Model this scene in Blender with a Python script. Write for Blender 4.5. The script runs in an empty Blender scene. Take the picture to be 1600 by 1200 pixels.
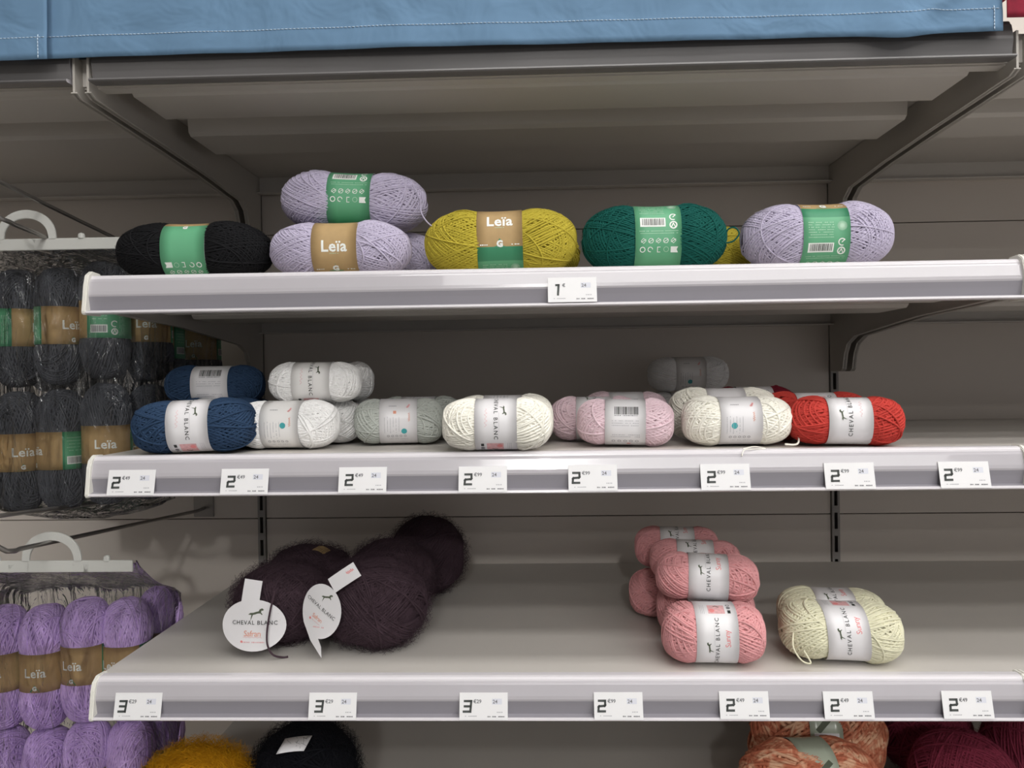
import bpy, bmesh, math, random
import numpy as np
from mathutils import Matrix, Vector

SC = bpy.context.scene
COL = SC.collection
PI = math.pi

# ------------------------------------------------------------------ helpers
def srgb(r, g, b):
    def f(c):
        c /= 255.0
        return c / 12.92 if c <= .04045 else ((c + .055) / 1.055) ** 2.4
    return (f(r), f(g), f(b), 1)

MATS = {}
def mat(name, col, rough=.6, metal=0, spec=.5, noise=0, nscale=40, bump=0, bscale=200, coat=0, sheen=0, emit=None, es=1):
    m = bpy.data.materials.new(name); m.use_nodes = True
    nt = m.node_tree; b = nt.nodes['Principled BSDF']
    b.inputs['Base Color'].default_value = col
    b.inputs['Roughness'].default_value = rough
    b.inputs['Metallic'].default_value = metal
    b.inputs['Specular IOR Level'].default_value = spec
    b.inputs['Coat Weight'].default_value = coat
    b.inputs['Sheen Weight'].default_value = sheen
    b.inputs['Sheen Roughness'].default_value = .5
    if sheen: b.inputs['Sheen Tint'].default_value = col
    if emit:
        b.inputs['Emission Color'].default_value = emit; b.inputs['Emission Strength'].default_value = es
    tc = nt.nodes.new('ShaderNodeTexCoord')
    if noise:
        n = nt.nodes.new('ShaderNodeTexNoise'); n.inputs['Scale'].default_value = nscale; n.inputs['Detail'].default_value = 4
        nt.links.new(tc.outputs['Object'], n.inputs['Vector'])
        mr = nt.nodes.new('ShaderNodeMapRange'); mr.inputs['From Min'].default_value = .3; mr.inputs['From Max'].default_value = .7
        mr.inputs['To Min'].default_value = 1 - noise; mr.inputs['To Max'].default_value = 1 + noise
        nt.links.new(n.outputs['Fac'], mr.inputs['Value'])
        mx = nt.nodes.new('ShaderNodeVectorMath'); mx.operation = 'SCALE'
        mx.inputs[0].default_value = col[:3]
        nt.links.new(mr.outputs['Result'], mx.inputs['Scale'])
        nt.links.new(mx.outputs['Vector'], b.inputs['Base Color'])
    if bump:
        n = nt.nodes.new('ShaderNodeTexNoise'); n.inputs['Scale'].default_value = bscale; n.inputs['Detail'].default_value = 3
        nt.links.new(tc.outputs['Object'], n.inputs['Vector'])
        bp = nt.nodes.new('ShaderNodeBump'); bp.inputs['Strength'].default_value = bump; bp.inputs['Distance'].default_value = .0006
        nt.links.new(n.outputs['Fac'], bp.inputs['Height']); nt.links.new(bp.outputs['Normal'], b.inputs['Normal'])
    MATS[name] = m
    return m

def yarn_mat(name, rgb, sheen=.25, noise=.05, rough=.85):
    return mat(name, srgb(*rgb), rough=rough, spec=.25, noise=noise, nscale=90, bump=.2, bscale=900, sheen=sheen)

mat('shelf_metal', srgb(206, 201, 195), rough=.42, noise=.02, nscale=8)
mat('shelf_metal_rear', srgb(216, 207, 198), rough=.5, noise=.02, nscale=6)
mat('bracket_metal', srgb(184, 179, 172), rough=.45, noise=.02, nscale=10)
mat('rail_plastic', srgb(186, 182, 187), rough=.2, noise=.015, nscale=12, coat=.3)
mat('rail_insert_shade', srgb(146, 143, 150), rough=.35, noise=.02, nscale=12)  # lower rail face: shade of the recess put into a greyer colour
mat('rail_shaded', srgb(112, 110, 110), rough=.25, noise=.03, nscale=10)  # top rail: the banner's shade is put into this darker grey
mat('rail_edge', srgb(222, 218, 222), rough=.2)
mat('cap_plastic', srgb(232, 230, 222), rough=.35)
mat('paper', srgb(236, 235, 236), rough=.55, noise=.01)
mat('kraft', srgb(182, 152, 106), rough=.7, noise=.04, nscale=120)
mat('label_green', srgb(100, 172, 130), rough=.5, noise=.02)
mat('label_green_deep', srgb(62, 140, 102), rough=.5)
mat('label_green_pale', srgb(120, 194, 146), rough=.5)
mat('label_sage', srgb(182, 192, 174), rough=.2)
mat('label_white', srgb(232, 230, 232), rough=.35, noise=.01)
mat('label_clear', srgb(244, 242, 240), rough=.2)
mat('print_white', srgb(240, 243, 238), rough=.5)
mat('print_soft_white', srgb(178, 214, 188), rough=.5)
mat('print_black', srgb(38, 42, 40), rough=.6)
mat('print_grey', srgb(120, 120, 124), rough=.6)
mat('print_soft_grey', srgb(176, 176, 180), rough=.6)
mat('print_pink', srgb(232, 140, 140), rough=.6)
mat('print_soft_pink', srgb(226, 176, 178), rough=.6, noise=.12, nscale=300)
mat('print_teal', srgb(70, 168, 172), rough=.6)
mat('print_orange', srgb(228, 156, 130), rough=.6)
mat('print_olive', srgb(84, 92, 74), rough=.6)
mat('tag_digit', srgb(70, 74, 72), rough=.6)
mat('tag_frame', srgb(220, 221, 230), rough=.6)
mat('post_metal', srgb(150, 146, 142), rough=.5)
mat('dark_void', srgb(40, 38, 40), rough=.8)
mat('wire', srgb(150, 146, 142), rough=.3, metal=.8)
mat('hanger_plastic', srgb(205, 205, 200), rough=.35)
mat('floor_tile', srgb(132, 128, 122), rough=.3, noise=.05, nscale=3)
mat('ceiling_tile', srgb(205, 205, 202), rough=.8, noise=.03, nscale=5)
mat('wall_paint', srgb(112, 108, 104), rough=.8, noise=.03, nscale=3)
mat('lamp_white', (1, 1, 1, 1), emit=(1, .98, .95, 1), es=4)
mat('stitch', srgb(205, 222, 238), rough=.7)
mat('red_cloth', srgb(128, 18, 44), rough=.9, noise=.2, nscale=80, sheen=.3)

mat('spot_white', (1, 1, 1, 1), emit=(1, .99, .96, 1), es=520)

def cloth(name, rgb):
    m = mat(name, srgb(*rgb), rough=.75, spec=.2, noise=.05, nscale=18, sheen=.2)
    nt = m.node_tree; b = nt.nodes['Principled BSDF']
    tc = nt.nodes.new('ShaderNodeTexCoord')
    w = nt.nodes.new('ShaderNodeTexWave'); w.inputs['Scale'].default_value = 700; w.bands_direction = 'DIAGONAL'
    nt.links.new(tc.outputs['Object'], w.inputs['Vector'])
    bp = nt.nodes.new('ShaderNodeBump'); bp.inputs['Strength'].default_value = .15; bp.inputs['Distance'].default_value = .0004
    nt.links.new(w.outputs['Fac'], bp.inputs['Height'])
    n2 = nt.nodes.new('ShaderNodeTexNoise'); n2.inputs['Scale'].default_value = 16; n2.inputs['Detail'].default_value = 3; n2.inputs['Distortion'].default_value = .6
    nt.links.new(tc.outputs['Object'], n2.inputs['Vector'])
    b2 = nt.nodes.new('ShaderNodeBump'); b2.inputs['Strength'].default_value = .6; b2.inputs['Distance'].default_value = .010
    nt.links.new(n2.outputs['Fac'], b2.inputs['Height']); nt.links.new(bp.outputs['Normal'], b2.inputs['Normal']); nt.links.new(b2.outputs['Normal'], b.inputs['Normal'])
cloth('blue_cloth', (104, 136, 166))

Y = dict(black=(16, 16, 19), lavender=(190, 182, 204), yellow=(184, 168, 60), green=(12, 84, 76), navy=(42, 64, 92),
         white=(250, 249, 248), grey=(186, 190, 184), cream=(246, 243, 232), pink=(228, 202, 210), red=(192, 64, 56),
         rose=(220, 158, 160), lemon=(222, 219, 192), plum=(68, 52, 60), purple=(214, 184, 238), charcoal=(86, 88, 94),
         ochre=(206, 148, 20), ink=(14, 15, 22), magenta=(116, 38, 58), maroon=(110, 24, 40))
for k, v in Y.items(): yarn_mat('yarn_' + k, v)
# variegated orange yarn
m = yarn_mat('yarn_orange_mix', (214, 130, 96)); nt = m.node_tree
for l in list(nt.links):
    if l.to_socket.name == 'Base Color': nt.links.remove(l)
tc = nt.nodes.new('ShaderNodeTexCoord'); n = nt.nodes.new('ShaderNodeTexNoise'); n.inputs['Scale'].default_value = 45; n.inputs['Detail'].default_value = 3
n.inputs['Distortion'].default_value = 1.5
cr = nt.nodes.new('ShaderNodeValToRGB'); cr.color_ramp.elements[0].position = .38; cr.color_ramp.elements[0].color = srgb(182, 104, 78)
cr.color_ramp.elements[1].position = .62; cr.color_ramp.elements[1].color = srgb(226, 180, 148)
e = cr.color_ramp.elements.new(.5); e.color = srgb(204, 130, 100)
nt.links.new(tc.outputs['Object'], n.inputs['Vector']); nt.links.new(n.outputs['Fac'], cr.inputs['Fac'])
nt.links.new(cr.outputs['Color'], nt.nodes['Principled BSDF'].inputs['Base Color'])

def film_mat():
    m = bpy.data.materials.new('clear_film'); m.use_nodes = True; nt = m.node_tree
    nt.nodes.clear()
    out = nt.nodes.new('ShaderNodeOutputMaterial'); mix = nt.nodes.new('ShaderNodeMixShader')
    tr = nt.nodes.new('ShaderNodeBsdfTransparent'); tr.inputs['Color'].default_value = (.985, .985, .985, 1)
    gl = nt.nodes.new('ShaderNodeBsdfGlossy'); gl.inputs['Roughness'].default_value = .12; gl.inputs['Color'].default_value = (.95, .95, .95, 1)
    lw = nt.nodes.new('ShaderNodeLayerWeight'); lw.inputs['Blend'].default_value = .31
    tc = nt.nodes.new('ShaderNodeTexCoord')
    mp = nt.nodes.new('ShaderNodeMapping'); mp.inputs['Scale'].default_value = (34, 34, 9); mp.inputs['Rotation'].default_value = (0, .25, 0)
    n = nt.nodes.new('ShaderNodeTexNoise'); n.inputs['Scale'].default_value = 1.6; n.inputs['Detail'].default_value = 4; n.inputs['Distortion'].default_value = 1.2
    bp = nt.nodes.new('ShaderNodeBump'); bp.inputs['Strength'].default_value = 1; bp.inputs['Distance'].default_value = .012
    nt.links.new(tc.outputs['Object'], mp.inputs['Vector']); nt.links.new(mp.outputs['Vector'], n.inputs['Vector'])
    nt.links.new(n.outputs['Fac'], bp.inputs['Height'])
    nt.links.new(bp.outputs['Normal'], gl.inputs['Normal']); nt.links.new(bp.outputs['Normal'], lw.inputs['Normal'])
    nt.links.new(lw.outputs['Fresnel'], mix.inputs[0]); nt.links.new(tr.outputs[0], mix.inputs[1]); nt.links.new(gl.outputs[0], mix.inputs[2])
    nt.links.new(mix.outputs[0], out.inputs[0])
    MATS['clear_film'] = m
film_mat()

def mesh_np(name, V, F, fm, mats, smooth=True):
    """V (n,3) array, F list of index lists or (m,4) array, fm face material index array"""
    me = bpy.data.meshes.new(name)
    V = np.asarray(V, dtype=np.float32)
    if isinstance(F, np.ndarray):
        me.vertices.add(len(V)); me.vertices.foreach_set('co', V.ravel())
        n, k = F.shape
        me.loops.add(n * k); me.loops.foreach_set('vertex_index', F.astype(np.int32).ravel())
        me.polygons.add(n); me.polygons.foreach_set('loop_start', np.arange(n, dtype=np.int32) * k)
        me.update(calc_edges=True)
    else:
        me.from_pydata(V.tolist(), [], F)
    for mm in mats: me.materials.append(MATS[mm])
    if fm is not None: me.polygons.foreach_set('material_index', np.asarray(fm, dtype=np.int32))
    if smooth: me.polygons.foreach_set('use_smooth', np.ones(len(me.polygons), dtype=bool))
    me.validate(); me.update()
    return me

def link(name, me, parent=None, loc=None):
    o = bpy.data.objects.new(name, me); COL.objects.link(o)
    if parent: o.parent = parent
    if loc is not None: o.location = loc
    return o

def tag(o, label, cat, group=None):
    o['label'] = label; o['category'] = cat
    if group: o['group'] = group
    return o

def thing(name, label, cat, loc=(0, 0, 0), rot=(0, 0, 0), group=None):
    o = bpy.data.objects.new(name, None); COL.objects.link(o)
    o.empty_display_size = .02
    o.location = loc; o.rotation_euler = rot
    return tag(o, label, cat, group)

class MB:
    """collects boxes, prisms and tubes into one mesh"""
    def __init__(s): s.V = []; s.F = []; s.M = []; s.mats = []
    def mi(s, m):
        if m not in s.mats: s.mats.append(m)
        return s.mats.index(m)
    def add(s, V, F, m):
        b = len(s.V); s.V += [tuple(v) for v in V]; k = s.mi(m)
        for f in F: s.F.append([b + i for i in f]); s.M.append(k)
    def box(s, x0, x1, y0, y1, z0, z1, m):
        V = [(x, y, z) for x in (x0, x1) for y in (y0, y1) for z in (z0, z1)]
        s.add(V, [(0, 1, 3, 2), (4, 6, 7, 5), (0, 4, 5, 1), (2, 3, 7, 6), (0, 2, 6, 4), (1, 5, 7, 3)], m)
    def prism_x(s, prof, x0, x1, m, seg_m=None, caps=True):
        """closed profile of (y,z) swept along x; seg_m gives a material per profile segment"""
        n = len(prof)
        b = len(s.V); s.V += [(x0, p[0], p[1]) for p in prof] + [(x1, p[0], p[1]) for p in prof]
        for i in range(n):
            j = (i + 1) % n
            s.F.append([b + i, b + j, b + n + j, b + n + i]); s.M.append(s.mi(seg_m[i] if seg_m else m))
        if caps:
            s.F.append([b + i for i in range(n)][::-1]); s.M.append(s.mi(m))
            s.F.append([b + n + i for i in range(n)]); s.M.append(s.mi(m))
    def tube(s, pts, r, m, k=8, closed=False):
        pts = [Vector(p) for p in pts]; n = len(pts); b = len(s.V)
        up = Vector((0, 0, 1)); prev = None
        for i, p in enumerate(pts):
            if closed: t = (pts[(i + 1) % n] - pts[i - 1])
            else: t = pts[min(i + 1, n - 1)] - pts[max(i - 1, 0)]
            t.normalize()
            a = prev if prev is not None else (Vector((1, 0, 0)) if abs(t.z) > .9 else up)
            u = (a - t * a.dot(t)).normalized(); prev = u
            w = t.cross(u)
            rr = r[i] if isinstance(r, (list, tuple)) else r
            for q in range(k):
                an = 2 * PI * q / k
                s.V.append(tuple(p + (u * math.cos(an) + w * math.sin(an)) * rr))
        mm = s.mi(m)
        for i in range(n if closed else n - 1):
            i2 = (i + 1) % n
            for q in range(k):
                q2 = (q + 1) % k
                s.F.append([b + i * k + q, b + i * k + q2, b + i2 * k + q2, b + i2 * k + q]); s.M.append(mm)
        if not closed:
            s.F.append([b + q for q in range(k)][::-1]); s.M.append(mm)
            s.F.append([b + (n - 1) * k + q for q in range(k)]); s.M.append(mm)
    def build(s, name, parent=None, loc=None, smooth=False, bevel=0):
        me = mesh_np(name, np.array(s.V), s.F, s.M, s.mats, smooth)
        bm = bmesh.new(); bm.from_mesh(me); bmesh.ops.recalc_face_normals(bm, faces=bm.faces)
        if bevel:
            ed = [e for e in bm.edges if len(e.link_faces) == 2 and e.calc_face_angle(0) > .6]
            bmesh.ops.bevel(bm, geom=ed, offset=bevel, segments=2, affect='EDGES', clamp_overlap=True)
        bm.to_mesh(me); bm.free()
        return link(name, me, parent, loc)

# ------------------------------------------------------------------ flat print shapes (2D, metres)
_GL = {}
def glyphs(text, size, spacing=1.0, bold=0):
    key = (text, size, spacing, bold)
    if key in _GL: return _GL[key]
    cu = bpy.data.curves.new('t', 'FONT'); cu.body = text; cu.size = size; cu.align_x = 'CENTER'; cu.align_y = 'CENTER'
    cu.space_character = spacing; cu.offset = bold; cu.resolution_u = 2
    ob = bpy.data.objects.new('t', cu); COL.objects.link(ob)
    dg = bpy.context.evaluated_depsgraph_get(); me = ob.evaluated_get(dg).to_mesh()
    bm = bmesh.new(); bm.from_mesh(me)
    bmesh.ops.remove_doubles(bm, verts=bm.verts, dist=1e-6)
    bmesh.ops.triangulate(bm, faces=bm.faces)
    for _ in range(5):
        le = [e for e in bm.edges if e.calc_length() > .0022]
        if not le: break
        bmesh.ops.subdivide_edges(bm, edges=le, cuts=1, use_grid_fill=False)
        bmesh.ops.triangulate(bm, faces=bm.faces)
    bm.verts.index_update()
    V = [(v.co.x, v.co.y) for v in bm.verts]; F = [[v.index for v in p.verts] for p in bm.faces]; bm.free()
    ob.evaluated_get(dg).to_mesh_clear()
    bpy.data.objects.remove(ob); bpy.data.curves.remove(cu)
    _GL[key] = (V, F)
    return V, F

def rect(x, y, w, h, nx=1, ny=1):
    V = [(x - w / 2 + w * i / nx, y - h / 2 + h * j / ny) for j in range(ny + 1) for i in range(nx + 1)]
    F = [[j * (nx + 1) + i, j * (nx + 1) + i + 1, (j + 1) * (nx + 1) + i + 1, (j + 1) * (nx + 1) + i] for j in range(ny) for i in range(nx)]
    return V, F
def disc(x, y, r, ry=None, n=18):
    ry = ry or r
    return [(x + r * math.cos(2 * PI * i / n), y + ry * math.sin(2 * PI * i / n)) for i in range(n)], [list(range(n))]
def ring(x, y, r, t, a0=0, a1=2 * PI, n=16):
    V = []; F = []
    for i in range(n + 1):
        a = a0 + (a1 - a0) * i / n
        V += [(x + r * math.cos(a), y + r * math.sin(a)), (x + (r - t) * math.cos(a), y + (r - t) * math.sin(a))]
        if i: F.append([2 * i - 2, 2 * i, 2 * i + 1, 2 * i - 1])
    return V, F
def stroke(pts, t):
    V = []; F = []
    for (x0, y0), (x1, y1) in zip(pts[:-1], pts[1:]):
        d = math.hypot(x1 - x0, y1 - y0) or 1; ux, uy = (x1 - x0) / d * t / 2, (y1 - y0) / d * t / 2
        b = len(V)
        V += [(x0 - ux - uy, y0 - uy + ux), (x0 - ux + uy, y0 - uy - ux), (x1 + ux + uy, y1 + uy - ux), (x1 + ux - uy, y1 + uy + ux)]
        F.append([b, b + 1, b + 2, b + 3])
    return V, F
def shift(s, dx, dy, rot=0, sc=1):
    c, n = math.cos(rot), math.sin(rot)
    return [(dx + sc * (x * c - y * n), dy + sc * (x * n + y * c)) for x, y in s[0]], s[1]
HORSE = ([(-1, -.05), (-.72, .12), (-.35, .1), (0, .16), (.35, .2), (.5, .42), (.82, .5), (1.0, .3), (.86, .2), (.7, .24), (.62, .02), (.78, -.2), (.7, -.3), (.5, -.08),
          (.2, -.06), (-.1, -.12), (-.42, -.16), (-.6, -.5), (-.78, -.82), (-.72, -.5), (-.6, -.14)],)
def horse(size):
    V = [(x * size, y * size) for x, y in HORSE[0]]
    return V, [list(range(len(V)))]
def barcode(x, y, w, h, seed=1):
    rnd = random.Random(seed); V = []; F = []; p = -w / 2
    while p < w / 2:
        bw = rnd.choice((.0004, .0007, .001)); s = rect(x + p + bw / 2, y, bw, h); b = len(V)
        V += s[0]; F += [[b + i for i in f] for f in s[1]]; p += bw + rnd.choice((.0004, .0006, .0009))
    return V, F
def textrow(x, y, w, h, seed=1, gap=.0006, ch=.0014):
    """row of tiny unreadable print"""
    rnd = random.Random(seed); V = []; F = []; p = -w / 2
    while p < w / 2 - ch / 2:
        cw = ch * rnd.uniform(.5, 1.3)
        if rnd.random() > .15:
            s = rect(x + p + cw / 2, y, cw, h * rnd.uniform(.7, 1)); b = len(V); V += s[0]; F += [[b + i for i in f] for f in s[1]]
        p += cw + gap
    return V, F
def script(x, y, w, h, seed, t=.0005, rot=0):
    rnd = random.Random(seed); n = 22
    pts = [(-w / 2 + w * i / n, h * .5 * math.sin(i * 1.35) * rnd.uniform(.4, 1)) for i in range(n + 1)]
    return shift(stroke(pts, t), x, y, rot)

def dec_leia(flip=False):
    """prints of the kraft and green wool label; x along the ball, y up, 0 = centre of the word"""
    d = []
    A = lambda s, m, l=2: d.append((s, m, l))
    A(glyphs('Leïa', .0175, 1.05, .0004), 'print_white')
    A(textrow(0, -.0075, .010, .0008, 3, .0004, .0008), 'print_soft_white')
    A(([(-.0085, -.030), (0, -.0195), (.0085, -.030)], [[0, 1, 2]]), 'label_green_deep', 1)
    A(glyphs('G', .0095, 1, .0006), 'print_white'); d[-1] = (shift(d[-1][0], 0, -.0258), 'print_white', 2)
    A(textrow(-.0175, -.0265, .009, .0013, 5, .0005), 'print_white'); A(textrow(.0175, -.0265, .009, .0013, 6, .0005), 'print_white')
    for i in range(7): A(textrow(-.006, -.050 - i * .0027, .028, .0009, 10 + i, .0005, .0012), 'print_soft_white')
    for i in range(10):
        a = i * PI / 10; A(stroke([(.0165 - .005 * math.cos(a), -.054 - .005 * math.sin(a)), (.0165 + .005 * math.cos(a), -.054 + .005 * math.sin(a))], .0006), 'print_soft_white')
    A(rect(-.006, -.0775, .028, .0105, 4, 1), 'print_white', 2); A(barcode(-.006, -.0772, .024, .0078, 4), 'print_black', 3)
    A(ring(.0165, -.0715, .0042, .0012, .6, 5.2), 'print_white'); A(stroke([(.0165, -.0715), (.019, -.069)], .001), 'print_white')
    A(ring(.0165, -.081, .0044, .0014), 'print_white'); A(stroke([(.0145, -.083), (.0165, -.079), (.0185, -.083)], .001), 'print_white')
    for i in range(2): A(textrow(0, -.0875 - i * .0025, .042, .0008, 30 + i, .0005, .0012), 'print_soft_white')
    for i in range(5):
        x = -.0165 + i * .0082
        A(ring(x, -.098, .0031, .0007, 0, 2 * PI, 6 if i % 2 else 4), 'print_white'); A(stroke([(x - .0025, -.0995), (x + .0025, -.0965)], .0006), 'print_white')
    A(ring(-.0175, -.1075, .0032, .001), 'print_white'); A(ring(-.009, -.1075, .003, .0009, 0, 5), 'print_white')
    A(stroke([(.0018, -.105), (-.001, -.105), (-.001, -.1105), (.0018, -.1105)], .0008), 'print_white'); A(ring(.0085, -.1075, .003, .0006), 'print_soft_white')
    A(([(.0135, -.1045), (.0215, -.1045), (.0200, -.1075), (.0215, -.111), (.0135, -.111)], [[0, 1, 2, 3, 4]]), 'print_white')
    if flip: A(shift(([(-.008, .007), (0, -.0035), (.008, .007)], [[0, 1, 2]]), 0, -.160), 'label_green', 1); A(shift(glyphs('G', .0075, 1, .0005), 0, -.1535, PI), 'print_white')
    if flip: d = [(shift(s, 0, 0, PI), m, l) for s, m, l in d]
    return d
def base_leia(flip=False, L=.226):
    def f(t):            # t metres up from the word
        if flip: t = -t
        if flip and t < -.158: return 'kraft'
        t = (t + .1805) % L - .1805
        if -.0300 <= t <= .0455: return 'kraft'
        if -.044 <= t < -.0300: return 'label_green_deep'
        return 'label_green'
    return f

def dec_cheval(up=True, word='Sunny'):
    """white label printed along its length: reads upwards (up) or downwards"""
    d = []; A = lambda s, m, l=2: d.append((s, m, l))
    A(glyphs('CHEVAL BLANC', .0062, 1.35, .00003), 'print_black')
    A(shift(horse(.0062), -.004, .0088), 'print_olive')
    if word: A(shift(glyphs(word, .0085, .9), .006, -.0105, .08), 'print_pink')
    else: A(script(.004, -.0105, .020, .0035, 4, .0003), 'print_soft_pink')
    A(stroke([(-.001, .0035), (.020, .0035)], .0002), 'print_soft_grey')
    # picture panel after the end of the words
    A(rect(.041, -.001, .015, .018, 4, 4), 'print_soft_pink', 1)
    A(stroke([(.044, -.004), (.0465, -.001), (.0455, .001)], .0012), 'print_olive'); A(disc(.038, .004, .003), 'print_pink')
    A(rect(.036, -.0145, .0045, .0032), 'print_black'); A(disc(.0425, -.0145, .0022), 'print_grey'); A(ring(.048, -.0145, .0022, .0008), 'print_grey')
    for i in range(3): A(stroke([(.033, .0125 + i * .0018), (.048, .0125 + i * .0018)], .0003), 'print_soft_grey')
    # behind: care information
    for i in range(5): A(textrow(-.055 - 0 * i, -.010 + i * .004, .022, .0008, 50 + i), 'print_soft_grey')
    rot = PI / 2 if up else -PI / 2
    return [(shift(s, 0, 0, rot), m, l) for s, m, l in d]
def dec_info(dot=(.006, -.014), orange=True):
    d = []; A = lambda s, m, l=2: d.append((s, m, l))
    if orange: A(rect(-.004, .010, .0036, .0036), 'print_orange')
    A(disc(dot[0], dot[1], .0034), 'print_teal')
    A(script(.013, .004, .010, .003, 9, .0004, PI / 2), 'print_orange')
    for i in range(6):
        A(shift(textrow(0, 0, .018, .0007, 60 + i, .0005, .001), -.016 + i * .0034, -.004 if i % 2 else -.006, PI / 2), 'print_soft_grey')
    for i in range(5): A(ring(-.012 + i * .005, -.0195, .0015, .0004), 'print_grey')
    A(textrow(0, -.0245, .022, .0007, 71), 'print_soft_grey'); A(textrow(-.006, .0185, .010, .001, 72), 'print_grey')
    A(script(.012, .0185, .006, .003, 8, .0004, 1.1), 'print_pink')
    return d
def dec_barcode(extra=True):
    d = []; A = lambda s, m, l=2: d.append((s, m, l))
    A(barcode(.001, .016, .026, .010, 9), 'print_black')
    A(textrow(.001, .0098, .026, .0009, 81), 'print_grey')
    for i in range(3): A(textrow(0, .004 - i * .0026, .030, .0007, 83 + i), 'print_soft_grey')
    if extra:
        for i in range(2): A(textrow(0, -.012 - i * .0026, .032, .0008, 90 + i), 'print_soft_grey')
        for i in range(5): A(ring(-.013 + i * .0065, -.0215, .0019, .0005), 'print_grey')
        A(rect(.004, -.0275, .004, .002), 'print_pink')
    return d

# ------------------------------------------------------------------ yarn balls
def sgnpow(v, p): return np.sign(v) * np.abs(v) ** p

class Shape:
    def __init__(s, a, b, c, p=2.5, pinch=.12, wb=.024, lump=.02, seed=0):
        s.a, s.b, s.c, s.p, s.pinch, s.wb, s.lump = a, b, c, p, pinch, wb, lump
        r = np.random.RandomState(seed); s.ph = r.rand(4) * 6.28
    def g(s, x):
        return 1 - s.pinch * np.exp(-(np.abs(x) / (s.wb * 1.25)) ** 3)
    def surf(s, D):
        """unit directions -> surface points and outward normals"""
        p = s.p
        # rounder across (exponent 2.3), boxier along
        ryz = (np.abs(D[..., 1]) ** 2.4 + np.abs(D[..., 2]) ** 2.4) ** (1 / 2.4)
        k = (np.abs(D[..., 0]) ** p + ryz ** p) ** (1 / p)
        q = D / k[..., None]
        P = q * np.array([s.a, s.b, s.c])
        lum = 1 + s.lump * (np.sin(3 * q[..., 0] + 2 * q[..., 1] + s.ph[0]) + .6 * np.sin(5 * q[..., 2] - 4 * q[..., 0] + s.ph[1]))
        gg = s.g(P[..., 0]) * lum
        P = P * np.stack([np.ones_like(gg), gg, gg], -1)
        n = np.stack([sgnpow(q[..., 0], p - 1) / s.a, sgnpow(q[..., 1], 1.4) / s.b * np.maximum(ryz / k, .05) ** (p - 2.4), sgnpow(q[..., 2], 1.4) / s.c * np.maximum(ryz / k, .05) ** (p - 2.4)], -1)
        n /= np.linalg.norm(n, axis=-1, keepdims=True) + 1e-9
        return P, n

def core_mesh(sh, shrink):
    nu, nv = 28, 40
    th = np.linspace(0, PI, nu)[:, None]; ph = np.linspace(0, 2 * PI, nv, endpoint=False)[None, :]
    D = np.stack([np.cos(th) * np.ones_like(ph), np.sin(th) * np.cos(ph), np.sin(th) * np.sin(ph)], -1)
    P, n = sh.surf(D); P = P - n * shrink
    i, j = np.meshgrid(np.arange(nu - 1), np.arange(nv), indexing='ij'); j2 = (j + 1) % nv
    F = np.stack([i * nv + j, i * nv + j2, (i + 1) * nv + j2, (i + 1) * nv + j], -1).reshape(-1, 4)
    return P.reshape(-1, 3), F

def tubes_np(C, N, r, K=5, closed=True):
    """C (n,M,3) centre lines, N normals -> verts, quads"""
    n, M = C.shape[:2]
    if closed: T = np.roll(C, -1, 1) - np.roll(C, 1, 1)
    else: T = np.gradient(C, axis=1)
    T /= np.linalg.norm(T, axis=-1, keepdims=True) + 1e-9
    B = np.cross(T, N); B /= np.linalg.norm(B, axis=-1, keepdims=True) + 1e-9
    N2 = np.cross(B, T)
    a = np.arange(K) * 2 * PI / K
    V = C[:, :, None, :] + r * (N2[:, :, None, :] * np.cos(a)[None, None, :, None] + B[:, :, None, :] * np.sin(a)[None, None, :, None])
    s, i, k = np.meshgrid(np.arange(n), np.arange(M if closed else M - 1), np.arange(K), indexing='ij')
    i2 = (i + 1) % M; k2 = (k + 1) % K
    idx = lambda ii, kk: (s * M + ii) * K + kk
    F = np.stack([idx(i, k), idx(i, k2), idx(i2, k2), idx(i2, k)], -1).reshape(-1, 4)
    return V.reshape(-1, 3), F

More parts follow.
